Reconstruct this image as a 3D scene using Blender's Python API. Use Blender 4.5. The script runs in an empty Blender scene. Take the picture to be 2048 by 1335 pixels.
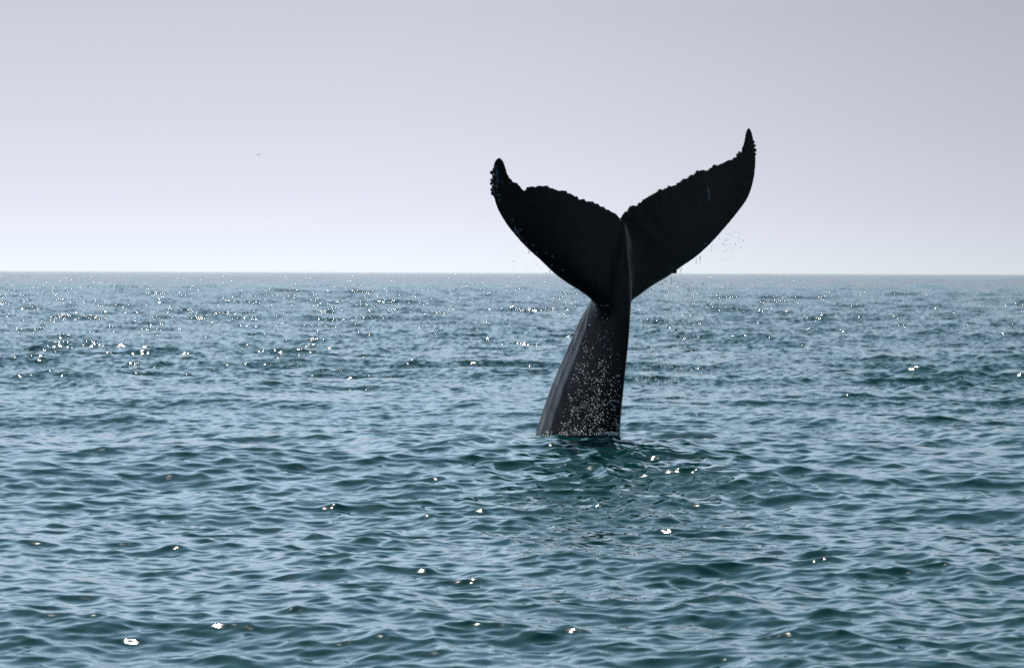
import bpy, bmesh, math, random
import numpy as np
from mathutils import Vector, Matrix, noise as mnoise
from mathutils.geometry import delaunay_2d_cdt

random.seed(11)
rng = np.random.default_rng(7)
S = bpy.context.scene
COL = S.collection

# ------------------------------------------------------------------ camera
DIST = 60.0                 # metres from the camera to the whale
FPX = 8000.0                # focal length in photograph pixels (2048 wide)
CAM_H = 323.0 * DIST / FPX  # eye height above the mean sea
PITCH = math.atan(122.0 / FPX)
ROLL = math.radians(0.196)

cam_d = bpy.data.cameras.new("camera")
cam = bpy.data.objects.new("camera", cam_d)
COL.objects.link(cam)
cam_d.sensor_width = 36.0
cam_d.lens = FPX * 36.0 / 2048.0
cam_d.clip_start = 0.5
cam_d.clip_end = 120000.0
cam_d.dof.use_dof = True
cam_d.dof.focus_distance = 43.0
cam_d.dof.aperture_fstop = 4.8
cam.location = (0, 0, CAM_H)
cam.rotation_euler = (Matrix.Rotation(math.pi / 2 - PITCH, 3, 'X') @ Matrix.Rotation(ROLL, 3, 'Z')).to_euler()
S.camera = cam

# ------------------------------------------------------------------ sky, sun, exposure
SUN_EL = math.radians(52.5)
SUN_AZ = math.radians(-20.0)     # left of straight ahead (+Y)

world = bpy.data.worlds.new("World")
S.world = world
world.use_nodes = True
nt = world.node_tree
nt.nodes.clear()
N, L = nt.nodes.new, nt.links.new
out = N('ShaderNodeOutputWorld')
bg = N('ShaderNodeBackground')
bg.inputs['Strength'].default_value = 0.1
sky = N('ShaderNodeTexSky')
sky.sky_type = 'NISHITA'
sky.sun_disc = False
sky.sun_elevation = SUN_EL
sky.sun_rotation = SUN_AZ
sky.air_density = 1.0
sky.dust_density = 2.0
tc = N('ShaderNodeTexCoord')
sep = N('ShaderNodeSeparateXYZ')
L(tc.outputs['Generated'], sep.inputs[0])
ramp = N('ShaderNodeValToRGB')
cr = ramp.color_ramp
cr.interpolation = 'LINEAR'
# sky by height: marine haze white at the horizon, grey lilac a few degrees up, blue above
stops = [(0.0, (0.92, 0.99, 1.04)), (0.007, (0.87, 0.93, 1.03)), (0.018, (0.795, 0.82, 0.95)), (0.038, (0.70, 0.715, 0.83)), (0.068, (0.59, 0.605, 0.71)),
         (0.10, (0.82, 1.05, 1.27)), (0.19, (0.94, 1.25, 1.57)), (0.32, (0.66, 0.98, 1.32)), (0.52, (0.29, 0.53, 0.78)), (0.9, (0.10, 0.17, 0.28))]  # bright blue band added above the view to lighten the water's reflections
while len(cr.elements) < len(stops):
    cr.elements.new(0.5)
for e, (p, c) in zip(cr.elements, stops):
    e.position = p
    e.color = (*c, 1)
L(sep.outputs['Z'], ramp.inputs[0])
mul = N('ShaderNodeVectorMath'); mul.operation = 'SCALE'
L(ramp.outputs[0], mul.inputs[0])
# the sky is brighter on the sun's side than behind the camera
side = N('ShaderNodeMapRange')
side.inputs['From Min'].default_value = -0.7; side.inputs['From Max'].default_value = 0.4
side.inputs['To Min'].default_value = 3.6; side.inputs['To Max'].default_value = 10.0
L(sep.outputs['Y'], side.inputs['Value'])
# and falls off to the right of the sun
right = N('ShaderNodeMapRange'); right.interpolation_type = 'SMOOTHSTEP'
right.inputs['From Min'].default_value = -0.05; right.inputs['From Max'].default_value = 0.19
right.inputs['To Min'].default_value = 1.0; right.inputs['To Max'].default_value = 0.72
L(sep.outputs['X'], right.inputs['Value'])
both = N('ShaderNodeMath'); both.operation = 'MULTIPLY'
L(side.outputs[0], both.inputs[0]); L(right.outputs[0], both.inputs[1])
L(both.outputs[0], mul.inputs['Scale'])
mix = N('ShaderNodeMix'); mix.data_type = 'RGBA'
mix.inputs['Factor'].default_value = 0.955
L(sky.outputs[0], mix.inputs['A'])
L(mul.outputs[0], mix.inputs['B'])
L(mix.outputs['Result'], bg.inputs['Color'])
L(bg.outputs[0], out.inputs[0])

sun_d = bpy.data.lights.new("sun", 'SUN')
sun_d.energy = 3.5
sun_d.angle = math.radians(0.53)
sun_d.color = (1.0, 0.94, 0.84)
sun = bpy.data.objects.new("sun", sun_d)
COL.objects.link(sun)
to_sun = Vector((math.sin(SUN_AZ) * math.cos(SUN_EL), math.cos(SUN_AZ) * math.cos(SUN_EL), math.sin(SUN_EL)))
sun.rotation_euler = to_sun.to_track_quat('Z', 'Y').to_euler()
sun.location = (-40, 70, 60)

S.view_settings.view_transform = 'Standard'
S.view_settings.look = 'None'
S.view_settings.exposure = 0.0
S.view_settings.gamma = 1.0
S.cycles.max_bounces = 6
S.cycles.use_denoising = False
S.cycles.sample_clamp_indirect = 4.0

# ------------------------------------------------------------------ helpers
def new_mat(name):
    m = bpy.data.materials.new(name)
    m.use_nodes = True
    return m, m.node_tree.nodes, m.node_tree.links.new, m.node_tree.nodes['Principled BSDF']

def np_mesh(name, co, faces, smooth=True):
    """mesh from an (n,3) array and an (m,k) array of equal-sized faces"""
    me = bpy.data.meshes.new(name)
    nv, (nf, k) = len(co), faces.shape
    me.vertices.add(nv)
    me.vertices.foreach_set('co', np.ascontiguousarray(co, np.float32).ravel())
    me.loops.add(nf * k)
    me.loops.foreach_set('vertex_index', np.ascontiguousarray(faces, np.int32).ravel())
    me.polygons.add(nf)
    me.polygons.foreach_set('loop_start', np.arange(0, nf * k, k, dtype=np.int32))
    me.polygons.foreach_set('use_smooth', np.full(nf, smooth, bool))
    me.update(calc_edges=True)
    return me

def link(name, me, mat, parent=None):
    o = bpy.data.objects.new(name, me)
    if mat:
        me.materials.append(mat)
    COL.objects.link(o)
    o.parent = parent
    return o

def tag(o, label=None, cat=None, group=None, kind=None):
    for k, v in (('label', label), ('category', cat), ('group', group), ('kind', kind)):
        if v:
            o[k] = v
    return o

_rc = math.cos(ROLL); _rs = math.sin(ROLL)
def at(px, py, Y):
    """world point seen at photograph pixel (px, py) at distance Y"""
    u = (px - 1024.0) / FPX; v = (667.5 - py) / FPX
    u, v = u * _rc - v * _rs, u * _rs + v * _rc
    d = Vector((u, math.cos(PITCH) + v * math.sin(PITCH), -math.sin(PITCH) + v * math.cos(PITCH)))
    p = d * (Y / d.y)
    return Vector((p.x, p.y, p.z + CAM_H))

# ------------------------------------------------------------------ the sea
WHALE_X = at(1158, 868, DIST).x

def wave_set():
    """random sea: lengths, headings, amplitudes and phases of the wave components"""
    comps = []
    lens = np.exp(np.linspace(math.log(0.11), math.log(14.0), 190)) * np.exp(rng.normal(0, 0.01, 190))
    octs = math.log(14.0 / 0.11, 2)
    for l in lens:
        if l < 0.25: m = 0.0075
        elif l < 0.6: m = 0.0095
        elif l < 1.5: m = 0.0060
        elif l < 3.0: m = 0.0042
        elif l < 8.0: m = 0.0030
        else: m = 0.0010
        var = m * octs / len(lens)
        spread = 0.95 if l < 0.6 else (0.75 if l < 3 else 0.5)
        th = math.radians(-100) + rng.normal(0, spread)        # heading: towards the camera, a little left
        a = math.sqrt(2 * var) * l / (2 * math.pi) * rng.uniform(0.6, 1.3)
        comps.append((l, th, a, rng.uniform(0, 2 * math.pi)))
    return comps

def value_noise(x, y, seed):
    r = np.random.default_rng(seed)
    T = r.random((256, 256)).astype(np.float32)
    xi = np.floor(x).astype(int); yi = np.floor(y).astype(int)
    fx = x - xi; fy = y - yi
    fx = fx * fx * (3 - 2 * fx); fy = fy * fy * (3 - 2 * fy)
    g = lambda i, j: T[i & 255, j & 255]
    return (g(xi, yi) * (1 - fx) + g(xi + 1, yi) * fx) * (1 - fy) + (g(xi, yi + 1) * (1 - fx) + g(xi + 1, yi + 1) * fx) * fy

def build_sea():
    rows = [5.0]
    while rows[-1] < 40000:
        r = rows[-1]
        f = 0.004 if r < 16 else 0.0010 if r < 45 else 0.0011 if r < 70 else 0.0009 if r < 700 else 0.0019 if r < 2500 else 0.004 if r < 6000 else 0.02
        rows.append(r * (1 + f))
    rows = np.array(rows)
    step = np.gradient(rows)
    dense = np.radians(np.linspace(-12, 12, 1180))
    side = np.radians(12 + 168 * (np.linspace(0, 1, 42)[1:]) ** 1.5)
    ang = np.concatenate([-side[::-1][1:], dense, side])      # full circle, fine ahead
    astep = np.gradient(ang)
    nr, nc = len(rows), len(ang)
    comps = wave_set()
    co = np.empty((nr, nc, 3), np.float32)
    lost = np.zeros((nr, nc), np.float32)
    sa, ca = np.sin(ang), np.cos(ang)
    B = 64
    for i0 in range(0, nr, B):
        R = rows[i0:i0 + B]
        X = R[:, None] * sa[None]; Y = R[:, None] * ca[None]
        res = np.maximum(step[i0:i0 + B, None], 0.6 * R[:, None] * astep[None]).astype(np.float32)
        dx = np.zeros_like(X); dy = np.zeros_like(X); dz = np.zeros_like(X)
        lo = np.zeros_like(X)
        gust = 0.45 + 1.05 * value_noise(X / 17 + 40, Y / 40 + 9, 3) * (0.6 + 0.8 * value_noise(X / 5 + 4, Y / 12 + 7, 5))
        calm0 = 0.68 + 0.52 * np.clip((R[:, None] - 42) / 55, 0, 1)      # quieter water on this side, fresher breeze beyond
        near = np.exp(-(((X - WHALE_X - 0.6) / 2.0) ** 2 + ((Y - 55.0) / 8.0) ** 2))      # churned water round the tail
        for l, th, a, ph in comps:
            k = 2 * math.pi / l
            w = np.clip((l / res - 1.6) / 2.6, 0, 1)
            g = np.ones_like(X)
            if l < 1.5:
                g = gust + (0.75 * near if l < 0.7 else 0)
            calm = calm0 if l > 0.7 else 0.18 + 0.82 * calm0
            g = g * calm
            lo += (1 - w * w) * calm ** 2 * (a * k) ** 2 / 2
            if w.max() <= 0:
                continue
            kx, ky = math.cos(th), math.sin(th)
            p = (k * (kx * X + ky * Y) + ph)
            s = np.sin(p); c = np.cos(p)
            aw = a * w * g
            dz += aw * c
            q = 1.2 if l > 0.25 else 0.8
            dx -= q * aw * kx * s
            dy -= q * aw * ky * s
        # long low swell: one crest stands just this side of the whale
        for l, th, a, crest in ((21.0, math.radians(-94), 0.13, 57.2), (34.0, math.radians(-80), 0.10, 55.5)):
            k = 2 * math.pi / l
            kx, ky = math.cos(th), math.sin(th)
            p = k * (kx * X + ky * (Y - crest) - kx * WHALE_X)
            dz += a * (np.cos(p) - 1) * np.exp(-R[:, None] / 6000.0)
        # lumps of water heaped against the tail
        for bx, by, sx, sy, h in ((2.05, 59.0, 0.75, 0.55, 0.09), (0.25, 59.3, 0.26, 0.3, 0.07), (0.66, 59.2, 0.14, 0.2, 0.05), (0.98, 59.1, 0.10, 0.2, 0.03), (1.45, 59.1, 0.2, 0.2, 0.085), (3.3, 58.8, 0.6, 0.5, 0.05)):
            dz += h * np.exp(-((X - bx) / sx) ** 2 - ((Y - by) / sy) ** 2)
        # a low uneven crest lapping the tail
        n1 = value_noise(X * 1.9 + 31, Y * 0.7 + 3, 21); n2 = value_noise(X * 0.8 + 11, Y * 0.2 + 5, 22)
        dz += (0.035 + 0.085 * n1) * np.exp(-((Y - 58.8 - 0.5 * n2) / 0.27) ** 2) * np.exp(-((X - 1.7) / 2.4) ** 4)
        co[i0:i0 + B, :, 0] = X + dx
        co[i0:i0 + B, :, 1] = Y + dy
        co[i0:i0 + B, :, 2] = dz
        lost[i0:i0 + B] = lo
    idx = np.arange(nr * nc, dtype=np.int32).reshape(nr, nc)
    f = np.stack([idx[:-1, :-1], idx[:-1, 1:], idx[1:, 1:], idx[1:, :-1]], -1).reshape(-1, 4)
    # close the circle behind the camera, and the disc under it
    seam = np.stack([idx[:-1, -1], idx[:-1, 0], idx[1:, 0], idx[1:, -1]], -1)
    f = np.concatenate([f, seam])
    f = f[:, ::-1]
    me = np_mesh("sea", co.reshape(-1, 3), f)
    at_ = me.attributes.new("unresolved", 'FLOAT', 'POINT')
    at_.data.foreach_set('value', np.ascontiguousarray(lost.ravel()))
    return me

RIP = 10.3
def sea_material():
    m, n, l, p = new_mat("sea_water")
    p.inputs['Base Color'].default_value = (0.002, 0.042, 0.040, 1)
    p.inputs['IOR'].default_value = 1.34
    p.inputs['Roughness'].default_value = 0.07
    # capillary ripples, too fine for the mesh: small random tilts of the surface
    tc = n.new('ShaderNodeTexCoord')
    mp = n.new('ShaderNodeMapping'); mp.inputs['Scale'].default_value = (1.0, 1.5, 0.3)
    l(tc.outputs['Object'], mp.inputs[0])
    nz = n.new('ShaderNodeTexNoise'); nz.inputs['Scale'].default_value = 5.0; nz.inputs['Detail'].default_value = 3.0
    l(mp.outputs[0], nz.inputs['Vector'])
    v1 = n.new('ShaderNodeVectorMath'); v1.operation = 'SUBTRACT'
    l(nz.outputs['Color'], v1.inputs[0]); v1.inputs[1].default_value = (0.5, 0.5, 0.5)
    v2 = n.new('ShaderNodeVectorMath'); v2.operation = 'MULTIPLY'
    l(v1.outputs[0], v2.inputs[0]); v2.inputs[1].default_value = (RIP, RIP, 0)
    # the tilt grows with the slope variance that the mesh cannot hold at that distance
    a = n.new('ShaderNodeAttribute'); a.attribute_name = "unresolved"
    sq = n.new('ShaderNodeMath'); sq.operation = 'SQRT'
    sb = n.new('ShaderNodeMath'); sb.operation = 'SUBTRACT'; sb.use_clamp = True
    l(a.outputs['Fac'], sb.inputs[0]); sb.inputs[1].default_value = 0.003
    fl = n.new('ShaderNodeMath'); fl.operation = 'MAXIMUM'
    l(sb.outputs[0], fl.inputs[0]); fl.inputs[1].default_value = 0.0005
    l(fl.outputs[0], sq.inputs[0])
    vs = n.new('ShaderNodeVectorMath'); vs.operation = 'SCALE'
    l(v2.outputs[0], vs.inputs[0]); l(sq.outputs[0], vs.inputs['Scale'])
    g = n.new('ShaderNodeNewGeometry')
    v3 = n.new('ShaderNodeVectorMath'); v3.operation = 'ADD'
    l(g.outputs['Normal'], v3.inputs[0]); l(vs.outputs[0], v3.inputs[1])
    b = n.new('ShaderNodeVectorMath'); b.operation = 'NORMALIZE'
    l(v3.outputs[0], b.inputs[0])
    l(b.outputs[0], p.inputs['Normal'])
    return m

sea = link("sea", build_sea(), sea_material())
tag(sea, "wind rippled blue green open sea reaching the horizon", "sea", kind="structure")

# ------------------------------------------------------------------ the whale
TH = math.radians(40)                       # the belly faces right of the camera
VEN = Vector((math.sin(TH), -math.cos(TH), 0))
LAT = Vector((-math.cos(TH), -math.sin(TH), 0))   # towards the near (left) fluke

def catmull(pts, n):
    out = []
    for i in range(len(pts) - 1):
        p0 = pts[max(i - 1, 0)]; p1 = pts[i]; p2 = pts[i + 1]; p3 = pts[min(i + 2, len(pts) - 1)]
        for j in range(n):
            t = j / n
            out.append(tuple(0.5 * (2 * b + (c - a) * t + (2 * a - 5 * b + 4 * c - d) * t * t + (-a + 3 * b - 3 * c + d) * t ** 3)
                             for a, b, c, d in zip(p0, p1, p2, p3)))
    out.append(tuple(pts[-1]))
    return out

LT_TRAIL = [(1241, 441), (1236, 438), (1226, 427), (1205, 415), (1188, 406), (1169, 401), (1142, 390), (1119, 380), (1088, 374), (1057, 374),
            (1048, 379), (1040, 374), (1027, 367), (1015, 352), (1010, 335), (1005, 322), (998, 315)]
LT_LEAD = [(998, 315), (991, 322), (988, 334), (986.5, 354), (987, 377), (989, 394), (997, 419), (1014, 448), (1034, 473), (1057, 498),
           (1082, 520), (1108, 545), (1134, 564.5), (1159, 580), (1175, 592), (1186, 604), (1197, 620), (1206, 640)]
RT_TRAIL = [(1241, 441), (1247, 432), (1263, 416), (1280, 408), (1288, 398), (1308, 390), (1328, 379), (1351, 368), (1371, 358), (1396, 344),
            (1416, 339), (1426, 332), (1448, 325), (1468, 318), (1482, 305), (1488, 294), (1492, 268), (1497, 255.5)]
RT_LEAD = [(1497, 255.5), (1502, 264), (1506, 281), (1508.5, 297), (1510, 325), (1506, 360), (1495, 394), (1476, 422), (1448, 456), (1419, 488),
           (1391, 513), (1362, 533), (1334, 553), (1305, 570), (1277, 590), (1258, 606), (1240, 640)]

def axis_px(py):
    """pixel column of the fluke's centre line"""
    return 1241 + (py - 441) / (603 - 441) * (1224 - 1241)

Y_FL = DIST - 0.52
def fluke_depth(px, py):
    s = (px - axis_px(py)) / 133.0                       # metres right of the centre line as seen
    y = Y_FL + s * math.tan(TH) + (py - 603) / 133.0 * 0.16
    return y + 0.05 * s * s

def knobs(trail, amp):
    """ragged trailing edge: irregular lumps along its outer side"""
    pts = catmull(trail, 12)
    d = [0.0]
    for a, b in zip(pts, pts[1:]):
        d.append(d[-1] + math.dist(a, b))
    n = int(d[-1] // 1.4)
    res = []
    for i in range(n + 1):
        s = d[-1] * i / n
        j = max(k for k in range(len(d)) if d[k] <= s + 1e-6); j = min(j, len(d) - 2)
        t = (s - d[j]) / max(d[j + 1] - d[j], 1e-6)
        res.append([pts[j][0] + (pts[j + 1][0] - pts[j][0]) * t, pts[j][1] + (pts[j + 1][1] - pts[j][1]) * t])
    bumps = []
    s = 8.0
    while s < d[-1] - 40:
        if random.random() < 0.55:
            bumps.append((s, random.uniform(2.2, 4.0), random.uniform(0.2, 0.9) ** 1.4 * amp))
        else:
            bumps.append((s, random.uniform(5.0, 9.5), random.uniform(-0.5, 0.75) * amp))
        s += random.choice([random.uniform(3.0, 6.0), random.uniform(5.0, 14.0)])
    s = 4.0
    while s < d[-1] - 30:
        bumps.append((s, random.uniform(1.0, 1.8), random.uniform(-0.4, 0.45) * amp))
        s += random.uniform(2.5, 6.0)
    outp = []
    for i, (x, y) in enumerate(res):
        s = d[-1] * i / n
        a = res[max(i - 3, 0)]; b = res[min(i + 3, n)]
        tx, ty = b[0] - a[0], b[1] - a[1]
        ln = math.hypot(tx, ty) or 1
        nx, ny = ty / ln, -tx / ln
        if ny > 0: nx, ny = -nx, -ny
        h = sum(q * math.exp(-((s - c) / w) ** 2) for c, w, q in bumps)
        outp.append((x + nx * h, y + ny * h))
    return outp

def dist_poly(P, poly):
    A = np.array(poly[:-1]); Bv = np.array(poly[1:]) - A
    L2 = (Bv ** 2).sum(1) + 1e-9
    best = np.full(len(P), 1e9)
    for a, b, l2 in zip(A, Bv, L2):
        t = np.clip(((P - a) @ b) / l2, 0, 1)
        best = np.minimum(best, np.hypot(*(P - a - t[:, None] * b).T))
    return best

def fluke(bm, trail, lead, root):
    tr = knobs(trail, 4.0)
    ld = catmull(lead, 6)
    outline = tr[:-1] + ld + root
    # interior points
    O = np.array(outline)
    (x0, y0), (x1, y1) = O.min(0), O.max(0)
    gx, gy = np.meshgrid(np.arange(x0, x1, 4.0), np.arange(y0, y1, 4.0))
    P = np.stack([gx.ravel(), gy.ravel()], 1)
    inside = np.zeros(len(P), bool)
    Q = np.roll(O, -1, 0)
    for (ax, ay), (bx, by) in zip(O, Q):
        c = ((ay > P[:, 1]) != (by > P[:, 1]))
        inside ^= c & (P[:, 0] < (bx - ax) * (P[:, 1] - ay) / ((by - ay) or 1e-9) + ax)
    P = P[inside]
    P = P[dist_poly(P, outline + [outline[0]]) > 1.6]
    pts = [Vector(p) for p in outline] + [Vector(p) for p in P]
    edges = [(i, (i + 1) % len(outline)) for i in range(len(outline))]
    v2, _, faces, *_ = delaunay_2d_cdt(pts, edges, [list(range(len(outline)))], 1, 1e-4)
    V = np.array([(v.x, v.y) for v in v2])
    dl = dist_poly(V, ld) / 133.0
    dt = dist_poly(V, tr) / 133.0
    ax = np.abs(V[:, 0] - np.array([axis_px(y) for y in V[:, 1]])) / 133.0
    tmax = 0.16 * np.exp(-(ax / 0.9) ** 2) + 0.085 * np.clip(1.9 - ax, 0.25, 1.9) / 1.9      # half thickness
    ha = tmax * np.sqrt(1 - np.exp(-dl / 0.16)); hb = 0.018 + 0.10 * dt
    h = -np.log(np.exp(-45 * ha) + np.exp(-45 * hb)) / 45 + 0.004      # both profiles blended without a crease
    h = np.maximum(h, 0.017)
    # the outline itself is pinched to a rounded lip
    nv = len(V)
    top, bot = [], []
    for (x, y), hh in zip(V, h):
        y0_ = fluke_depth(x, y)
        p = at(x, y, y0_)
        top.append(bm.verts.new(p + VEN * hh))
        bot.append(bm.verts.new(p - VEN * hh))
    edge_use = {}
    for f in faces:
        f = list(f)
        a2 = sum(V[f[i]][0] * V[f[(i + 1) % len(f)]][1] - V[f[(i + 1) % len(f)]][0] * V[f[i]][1] for i in range(len(f)))
        if a2 > 0: f.reverse()
        try:
            bm.faces.new([top[i] for i in f]); bm.faces.new([bot[i] for i in reversed(f)])
        except ValueError:
            continue
        for i in range(len(f)):
            e = (f[i], f[(i + 1) % len(f)])
            edge_use[e] = 1
    for (a, b) in edge_use:
        if (b, a) not in edge_use:
            try: bm.faces.new([top[b], top[a], bot[a], bot[b]])
            except ValueError: pass

# stations of the tail stock: pixel row, left edge, right edge, lateral half width, fullness of the keels
STOCK = [(436, 1236, 1246, 0.03), (462, 1230, 1253, 0.08), (500, 1219, 1259, 0.14), (540, 1203, 1263, 0.19), (580, 1187, 1263, 0.21), (604, 1178, 1262, 0.21), (634, 1163, 1259, 0.20),
         (682, 1143, 1255, 0.22), (728, 1123, 1250, 0.245), (776, 1103, 1245, 0.29), (815, 1089, 1241, 0.32), (864, 1073, 1238, 0.37),
         (930, 1050, 1236, 0.43), (1010, 1025, 1236, 0.50), (1100, 998, 1240, 0.56)]
STY = {}
def stock(bm):
    rings = []
    M = 96
    prev = None
    dense = []
    keys = STOCK
    cols = [(float(a), float(b), float(c), float(d)) for a, b, c, d in keys]
    pts = catmull(cols, 8)
    for (py, xl, xr, b) in pts:
        xc = 0.5 * (xl + xr); w = (xr - xl) / 133.0
        def section(a):
            sec = []
            for i in range(M):
                t = 2 * math.pi * i / M
                ct, st = math.cos(t), math.sin(t)
                # half width along the section: a flat flank, then a plane sloping in to a blunt back
                if ct >= -0.32:
                    f = (1 - ((ct + 0.32) / 1.32) ** 2) ** 0.62 if ct < 0.999 else 0.0
                else:
                    u = (-0.32 - ct) / 0.68
                    f = (1 - 0.57 * u) * (1 - max(0, (u - 0.86) / 0.14) ** 2.2) ** 0.5
                    f += 0.035 * math.exp(-((u - 0.5) / 0.13) ** 2)
                sec.append(VEN * (a * ct) + LAT * (b * math.copysign(f, st) if abs(st) > 1e-6 else 0.0))
            return sec
        lo_, hi_ = 0.002, 3.0
        for _ in range(30):
            a = 0.5 * (lo_ + hi_)
            xs = [v.x for v in section(a)]
            if max(xs) - min(xs) > w: hi_ = a
            else: lo_ = a
        sec = section(a)
        xs = [v.x for v in sec]
        off = 0.5 * (max(xs) + min(xs))
        # the stock leans back and left on its way down
        if py > 604:
            Y = Y_FL + 0.06 + (py - 604) / 133.0 * 0.27
        else:
            Y = Y_FL + 0.06 + (py - 604) / 133.0 * 0.16
        c = at(xc, py, Y)
        c.x -= off
        ring = [bm.verts.new(c + v) for v in sec]
        rings.append(ring)
    for r0, r1 in zip(rings, rings[1:]):
        for i in range(M):
            bm.faces.new([r0[i], r1[i], r1[(i + 1) % M], r0[(i + 1) % M]])
    bm.faces.new(rings[0]); bm.faces.new(list(reversed(rings[-1])))

def skin_material():
    m, n, l, p = new_mat("wet_whale_skin")
    tc = n.new('ShaderNodeTexCoord')
    nz = n.new('ShaderNodeTexNoise'); nz.inputs['Scale'].default_value = 2.2; nz.inputs['Detail'].default_value = 8; nz.inputs['Roughness'].default_value = 0.65
    l(tc.outputs['Object'], nz.inputs['Vector'])
    r = n.new('ShaderNodeValToRGB')
    r.color_ramp.elements[0].position = 0.35; r.color_ramp.elements[0].color = (0.0026, 0.0029, 0.004, 1)
    r.color_ramp.elements[1].position = 0.75; r.color_ramp.elements[1].color = (0.0085, 0.009, 0.013, 1)
    l(nz.outputs['Fac'], r.inputs[0])
    at_ = n.new('ShaderNodeAttribute'); at_.attribute_name = "scars"
    mx = n.new('ShaderNodeMix'); mx.data_type = 'RGBA'
    l(at_.outputs['Fac'], mx.inputs['Factor']); l(r.outputs[0], mx.inputs['A'])
    mx.inputs['B'].default_value = (0.22, 0.30, 0.38, 1)
    l(mx.outputs['Result'], p.inputs['Base Color'])
    p.inputs['IOR'].default_value = 1.33
    mp = n.new('ShaderNodeMapping'); mp.inputs['Scale'].default_value = (2.2, 2.2, 0.35)
    l(tc.outputs['Object'], mp.inputs[0])
    nr = n.new('ShaderNodeTexNoise'); nr.inputs['Scale'].default_value = 6; nr.inputs['Detail'].default_value = 5
    l(mp.outputs[0], nr.inputs['Vector'])
    mr = n.new('ShaderNodeMapRange'); mr.inputs['From Min'].default_value = 0.3; mr.inputs['From Max'].default_value = 0.7; mr.inputs['To Min'].default_value = 0.10; mr.inputs['To Max'].default_value = 0.6
    l(nr.outputs['Fac'], mr.inputs['Value']); l(mr.outputs[0], p.inputs['Roughness'])
    n2 = n.new('ShaderNodeTexNoise'); n2.inputs['Scale'].default_value = 26; n2.inputs['Detail'].default_value = 6
    l(tc.outputs['Object'], n2.inputs['Vector'])
    b = n.new('ShaderNodeBump'); b.inputs['Strength'].default_value = 0.35; b.inputs['Distance'].default_value = 0.012
    l(n2.outputs['Fac'], b.inputs['Height']); l(b.outputs[0], p.inputs['Normal'])
    return m

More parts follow.
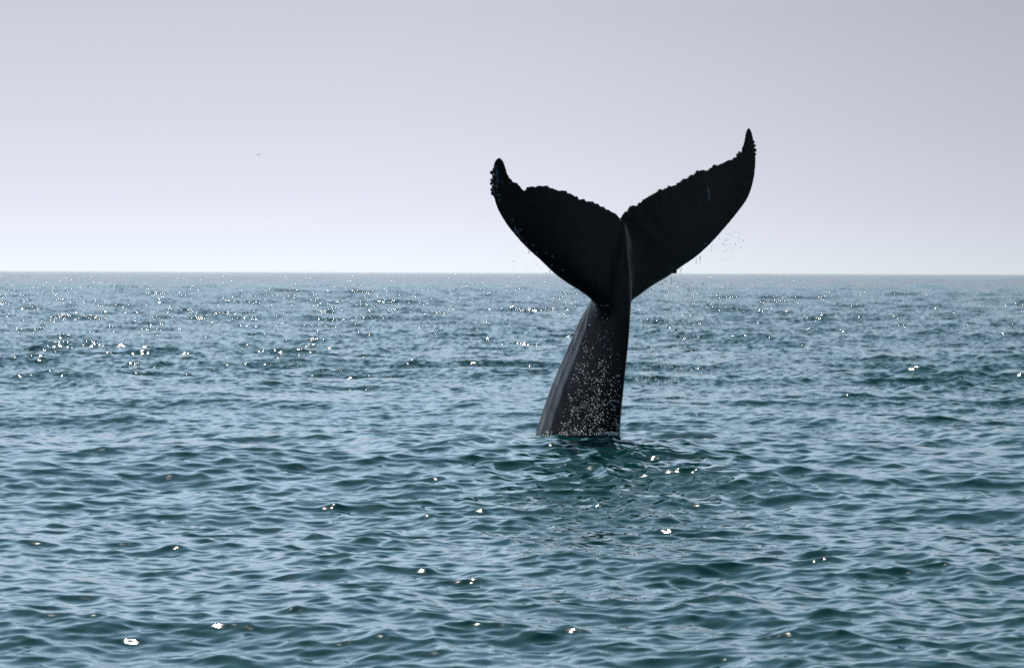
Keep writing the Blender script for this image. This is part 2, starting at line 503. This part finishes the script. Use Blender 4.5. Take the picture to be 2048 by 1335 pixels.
def build_whale():
    bm = bmesh.new()
    root = [(1222, 650), (1222, 620), (axis_px(560) , 560), (axis_px(500), 500)]
    rootR = [(1222, 650), (1222, 620), (axis_px(560) , 560), (axis_px(500), 500)]
    tmp = []
    for part in (lambda b: fluke(b, LT_TRAIL, LT_LEAD, [(1224, 644), (1230, 590), (1238, 540), (1244, 480)]),
                 lambda b: fluke(b, RT_TRAIL, RT_LEAD, [(1216, 630), (1222, 590), (1230, 540), (1238, 480)]),
                 stock):
        b = bmesh.new()
        part(b)
        bmesh.ops.recalc_face_normals(b, faces=b.faces)
        me = bpy.data.meshes.new("tmp")
        b.to_mesh(me); b.free()
        tmp.append(me)
    bm = bmesh.new()
    for me in tmp:
        bm.from_mesh(me)
    me = bpy.data.meshes.new("humpback_whale")
    bm.to_mesh(me); bm.free()
    o = bpy.data.objects.new("humpback_whale", me)
    COL.objects.link(o)
    rm = o.modifiers.new("r", 'REMESH'); rm.mode = 'VOXEL'; rm.voxel_size = 0.0105
    sm = o.modifiers.new("s", 'SMOOTH'); sm.factor = 0.5; sm.iterations = 3
    dg = bpy.context.evaluated_depsgraph_get()
    ev = bpy.data.meshes.new_from_object(o.evaluated_get(dg))
    o.modifiers.clear()
    o.data = ev
    ev.name = "humpback_whale"
    nv = len(ev.vertices)
    co = np.empty(nv * 3, np.float32); ev.vertices.foreach_get('co', co); co = co.reshape(-1, 3)
    # extra smoothing where the flukes grow out of the stock, so the join is a soft fillet
    E = np.empty(len(ev.edges) * 2, np.int32); ev.edges.foreach_get('vertices', E); E = E.reshape(-1, 2)
    deg = np.bincount(E.ravel(), minlength=nv).astype(np.float32)
    px, py = to_px(co)
    root_w = np.exp(-((px - axis_px(py)) / 44) ** 4) * np.exp(-((py - 555) / 80) ** 4)
    root_w = np.maximum(root_w, np.exp(-(((px - 1196) / 30) ** 2 + ((py - 612) / 34) ** 2) ** 2))
    root_w *= np.clip((py - 436) / 26, 0, 1)
    sel = np.where(root_w > 0.004)[0]
    loc = np.full(nv, -1); loc[sel] = np.arange(len(sel))
    Es = E[(loc[E[:, 0]] >= 0) & (loc[E[:, 1]] >= 0)]
    Es = loc[Es]
    ns = len(sel)
    dg_ = np.maximum(np.bincount(Es.ravel(), minlength=ns), 1).astype(np.float64)
    c_ = co[sel].astype(np.float64); ws = 0.55 * root_w[sel]
    for _ in range(260):
        for k in range(3):
            acc = np.bincount(Es[:, 0], c_[Es[:, 1], k], ns) + np.bincount(Es[:, 1], c_[Es[:, 0], k], ns)
            c_[:, k] += (acc / dg_ - c_[:, k]) * ws
    co[sel] = c_
    base = np.array(at(1158, 868, DIST + 0.1)); base[2] = 0
    # scars and flecks with shapes of their own
    sc = np.zeros(nv, np.float32)
    def fleck(x, y, rx, ry, s):
        np.maximum(sc, s * np.exp(-(((px - x) / rx) ** 2 + ((py - y) / ry) ** 2) ** 2), out=sc)
    for i in range(8):
        t = i / 7; fleck(1416 + 5.5 * t - 3 * t * t, 377 + 22 * t, 1.6, 3.2, 0.5)
    fl = [(994, 345, 2, 8), (995, 360, 2.2, 6), (993, 372, 1.6, 4), (997, 390, 3, 2), (999, 400, 3, 2), (1025, 440, 2, 2), (1030, 458, 2, 4), (1035, 464, 2, 4),
          (1041, 459, 1.6, 3), (1038, 472, 2.5, 2), (1044, 477, 2, 2), (1053, 486, 2, 1.5), (1066, 490, 2.5, 1.5), (1073, 505, 2, 2.5), (1092, 505, 1.8, 1.5),
          (1105, 512, 1.4, 3), (1103, 530, 2.2, 2), (1126, 540, 2, 1.6), (1410, 487, 3, 1), (1424, 481, 2, 2), (1004, 364, 1.6, 1.6), (1020, 366, 2, 1.4)]
    for f in fl: fleck(*f, random.uniform(0.5, 0.9))
    co -= base
    ev.vertices.foreach_set('co', co.ravel())
    o.location = base
    a = ev.attributes.new("scars", 'FLOAT', 'POINT'); a.data.foreach_set('value', sc)
    ev.polygons.foreach_set('use_smooth', np.ones(len(ev.polygons), bool))
    ev.update()
    ev.materials.append(skin_material())
    return o

def to_px(co):
    co = np.asarray(co, np.float64)
    d = co - np.array([0, 0, CAM_H])
    cp, sp = math.cos(PITCH), math.sin(PITCH)
    depth = d[:, 1] * cp - d[:, 2] * sp
    up = d[:, 1] * sp + d[:, 2] * cp
    u = d[:, 0] / depth; v = up / depth
    u, v = u * _rc + v * _rs, -u * _rs + v * _rc
    return 1024 + u * FPX, 667.5 - v * FPX

whale = build_whale()
tag(whale, "dark humpback whale tail raised out of the sea with flukes spread", "whale")

def barnacle_mesh(seed):
    r = random.Random(seed)
    b = bmesh.new()
    bmesh.ops.create_icosphere(b, subdivisions=3, radius=1.0)
    for v in b.verts:
        a = math.atan2(v.co.y, v.co.x)
        rr = 1 + 0.10 * math.cos(6 * a + seed) + 0.14 * mnoise.noise(v.co * 1.7 + Vector((seed * 3.1, 0, 0)))
        top = max(0, v.co.z)
        v.co.x *= rr * (1 - 0.28 * top); v.co.y *= rr * (1 - 0.28 * top)
        if v.co.z > 0.8: v.co.z -= 0.7 * (v.co.z - 0.8) * 2       # the open mouth of the shell
    me = bpy.data.meshes.new("barnacle")
    b.to_mesh(me); b.free()
    me.polygons.foreach_set('use_smooth', np.ones(len(me.polygons), bool))
    return me

def barnacle_material():
    m, n, l, p = new_mat("barnacle_shell")
    tc = n.new('ShaderNodeTexCoord')
    nz = n.new('ShaderNodeTexNoise'); nz.inputs['Scale'].default_value = 2.5; nz.inputs['Detail'].default_value = 4
    l(tc.outputs['Object'], nz.inputs['Vector'])
    r = n.new('ShaderNodeValToRGB')
    r.color_ramp.elements[0].position = 0.4; r.color_ramp.elements[0].color = (0.010, 0.009, 0.009, 1)
    r.color_ramp.elements[1].position = 0.75; r.color_ramp.elements[1].color = (0.06, 0.05, 0.042, 1)
    l(nz.outputs['Fac'], r.inputs[0]); l(r.outputs[0], p.inputs['Base Color'])
    p.inputs['Roughness'].default_value = 0.5
    return m

bmat = barnacle_material()
bmeshes = [barnacle_mesh(i) for i in range(4)]
for me in bmeshes: me.materials.append(bmat)
# px, py, radius in px
BARN = [(986, 339, 3.2), (982, 345, 3.6), (986, 352, 3), (983, 360, 3.6), (981, 367, 3), (985, 373, 3.2), (982, 379, 3.2), (984, 386, 3.6), (988, 391, 2.8), (987, 365, 2.6),
        (990, 382, 2.6), (991, 333, 2.4),
        (1508, 284, 3.4), (1511, 291, 2.4), (1511, 300, 3.6), (1511, 308, 3), (1510, 314, 2.4), (1475, 309, 3.4), (1478, 304, 2.2), (1350, 543, 4.2), (1346, 545, 2.6)]
for i, (x, y, r) in enumerate(BARN):
    o = link("barnacle", bmeshes[i % 4], None, whale)
    xi = x + (1.6 if x < 1000 else -1.0 if x > 1500 else 0)
    p = at(xi, y, fluke_depth(x, y) - 0.02) - whale.location
    o.location = p
    s = r / 133.0 * (1.2 if x < 1000 else 1.0)
    o.scale = (s, s * random.uniform(0.85, 1.2), s * random.uniform(0.8, 1.15))
    outw = Vector((-1, -0.4, 0.1)) if x < 1100 else (Vector((1, -0.2, 0.2)) if y < 320 and x > 1500 else (Vector((-0.5, -0.2, 1)) if y < 320 else Vector((0.5, -0.2, -1))))
    o.rotation_euler = outw.to_track_quat('Z', 'Y').to_euler()

# ------------------------------------------------------------------ spray and drips
def drop_material():
    """aerated drops: light from behind comes through them"""
    m, n, l, p = new_mat("water_drops")
    p.inputs['Base Color'].default_value = (0.93, 0.95, 0.97, 1)
    p.inputs['Roughness'].default_value = 0.12
    p.inputs['IOR'].default_value = 1.33
    tl = n.new('ShaderNodeBsdfTranslucent'); tl.inputs['Color'].default_value = (0.96, 0.97, 0.98, 1)
    m1 = n.new('ShaderNodeMixShader'); m1.inputs[0].default_value = 0.6
    l(p.outputs[0], m1.inputs[1]); l(tl.outputs[0], m1.inputs[2])
    tp = n.new('ShaderNodeBsdfTransparent')
    m2 = n.new('ShaderNodeMixShader'); m2.inputs[0].default_value = 0.42
    l(m1.outputs[0], m2.inputs[1]); l(tp.outputs[0], m2.inputs[2])
    l(m2.outputs[0], n['Material Output'].inputs['Surface'])
    return m

def drops_mesh(name, items):
    """items: (point, radius) -> one mesh of small lumpy drops"""
    b = bmesh.new(); bmesh.ops.create_icosphere(b, subdivisions=2, radius=1.0)
    bv = np.array([v.co[:] for v in b.verts]); bf = np.array([[v.index for v in f.verts] for f in b.faces]); b.free()
    P = np.array([i[0] for i in items]); R = np.array([i[1] for i in items])
    sc = np.stack([rng.uniform(0.8, 1.15, len(P)), rng.uniform(0.8, 1.15, len(P)), rng.uniform(0.8, 1.4, len(P))], 1)
    co = P[:, None] + bv[None] * (R[:, None] * sc)[:, None]
    f = bf[None] + (np.arange(len(P)) * len(bv))[:, None, None]
    return np_mesh(name, co.reshape(-1, 3), f.reshape(-1, 3))

def spray_items():
    it = []
    def add(x, y, Y, rpx):
        it.append((at(x, y, Y), 1.5 * rpx / 133.0))
    # on and before the shaded flank: thicker towards the water
    n = 0
    while n < 1050:
        y = 869 - 262 * random.random() ** 1.55
        t = (y - 604) / 260
        xl = 1186 - 70 * t; xr = 1254 - 16 * t
        u = random.random()
        x = xl + (xr - xl) * u
        dens = (0.35 + 0.65 * min(1, max(0, (y - 690) / 60))) * (1.0 if y > 800 else 1 - 0.75 * max(0, u - 0.55) / 0.45)
        if y < 690: dens *= math.exp(-((u - 0.25 - 0.2 * math.sin(y / 20)) / 0.28) ** 2)
        dens *= 0.35 + 1.0 * (mnoise.noise(Vector((x / 16, y / 16, 3.3))) > -0.05)
        if random.random() > dens: continue
        add(x, y, DIST - random.uniform(0.9, 1.5), random.choice([0.4, 0.45, 0.5, 0.6, 0.7, 1.0]) * 0.64)
        n += 1
    # thrown off below the near fluke
    for _ in range(230):
        x = random.gauss(1116, 36); y = random.gauss(600, 40)
        if x > 1170 - max(0, y - 610) * .4 or y < 520 + (x - 1060) * 0.6: continue
        add(x, y, DIST - random.uniform(0.3, 1.4), random.uniform(0.5, 0.95))
    # the veil under the far fluke
    for _ in range(900):
        t = random.random()
        y = 560 + 270 * t
        x = random.gauss(1385 - 60 * t, 38 + 30 * t)
        if x < 1266: continue
        if y < 604 - (x - 1261) * 0.62: continue
        add(x, y, DIST + random.uniform(-0.6, 0.9), 1.25 * random.choice([0.35, 0.45, 0.5, 0.6, 0.7, 1.0]))
    # fine drops against the sky beside the far fluke
    for _ in range(70):
        t = random.random()
        x = random.gauss(1462, 16); y = random.gauss(492, 22)
        if y < 470 - (x - 1440) * 1.0 or y < 488 - (x - 1419) * 1.15: continue
        add(x, y, DIST + 0.5, random.uniform(0.35, 0.7))
    # clusters
    for cx, cy, k, r in [(1382, 648, 26, 9), (1365, 690, 18, 14), (1392, 712, 16, 10), (1450, 575, 14, 6), (1300, 755, 16, 9), (1340, 722, 14, 12)]:
        for _ in range(k):
            add(random.gauss(cx, r), random.gauss(cy, r), DIST + random.uniform(-0.4, 0.6), random.uniform(0.4, 0.95))
    # broken drips off the leading edges
    for x0, y0, ln, wob in [(1305, 572, 24, 3), (1345, 552, 34, 2), (1326, 561, 14, 1), (1362, 536, 12, 1), (1277, 594, 14, 1), (1400, 512, 16, 1), (1392, 516, 12, 1),
                            (1424, 492, 12, 1), (1057, 502, 6, .5), (1100, 540, 8, .5)]:
        x = x0
        k = int(ln / 1.3)
        for i in range(k):
            f = i / k
            x += random.gauss(-0.12, 0.35) * wob * 0.6
            if random.random() < 0.18: continue
            Y = fluke_depth(x0, y0)
            add(x + random.gauss(0, 0.5), y0 + f * ln, Y + 0.14, (1.7 - 0.7 * f) * random.uniform(0.5, 1.0) * (1 if wob > 1 else 0.65))
    # splashes at the waterline
    for cx, cy, k, rx, ry in [(1225, 866, 20, 10, 2), (1070, 868, 30, 14, 3), (1140, 866, 14, 40, 4)]:
        for _ in range(k):
            add(random.gauss(cx, rx), random.gauss(cy, ry) , DIST - random.uniform(0.8, 1.2), random.uniform(0.5, 1.1))
    return it

items = spray_items()
spray = link("spray", drops_mesh("spray", items), drop_material())
tag(spray, "fine white water drops falling off the flukes and flank", "spray", kind="stuff")

# ------------------------------------------------------------------ a gull far off
def gull():
    root_p = at(517, 309.5, 700.0)
    prof = [(-0.34, 0.012), (-0.28, 0.05), (-0.1, 0.075), (0.08, 0.07), (0.2, 0.045), (0.26, 0.05), (0.31, 0.035), (0.36, 0.008)]
    b = bmesh.new()
    rings = []
    for x, r in prof:
        rings.append([b.verts.new((x, r * math.cos(t), r * math.sin(t))) for t in [2 * math.pi * i / 12 for i in range(12)]])
    for r0, r1 in zip(rings, rings[1:]):
        for i in range(12):
            b.faces.new([r0[i], r0[(i + 1) % 12], r1[(i + 1) % 12], r1[i]])
    b.faces.new(rings[0]); b.faces.new(rings[-1])
    bmesh.ops.recalc_face_normals(b, faces=b.faces)
    me = bpy.data.meshes.new("bird"); b.to_mesh(me); b.free()
    me.polygons.foreach_set('use_smooth', np.ones(len(me.polygons), bool))
    m, n, l, p = new_mat("grey_feathers")
    p.inputs['Base Color'].default_value = (0.45, 0.45, 0.47, 1); p.inputs['Roughness'].default_value = 0.8
    o = link("bird", me, m)
    o.location = root_p
    o.rotation_euler = (0, 0, math.radians(65))
    tag(o, "small grey bird far off in the pale sky at left", "bird")
    def half(sign):
        w = bmesh.new()
        sec = [(0.04, 0.14, -0.12, 0.03), (0.25, 0.15, -0.10, 0.10), (0.45, 0.10, -0.08, 0.08), (0.62, 0.0, -0.08, -0.04), (0.70, -0.08, -0.12, -0.12)]
        rows = []
        for y, lead, trail, z in sec:
            c = 0.5 * (lead + trail); hw = 0.5 * (lead - trail)
            rows.append([w.verts.new((c + hw * math.cos(t), sign * y, z + 0.016 * math.sin(t))) for t in [2 * math.pi * i / 10 for i in range(10)]])
        for r0, r1 in zip(rows, rows[1:]):
            for i in range(10):
                w.faces.new([r0[i], r0[(i + 1) % 10], r1[(i + 1) % 10], r1[i]])
        w.faces.new(rows[0]); w.faces.new(rows[-1])
        bmesh.ops.recalc_face_normals(w, faces=w.faces)
        wm = bpy.data.meshes.new("wing"); w.to_mesh(wm); w.free()
        link("wing", wm, m, o)
    half(1); half(-1)
gull()
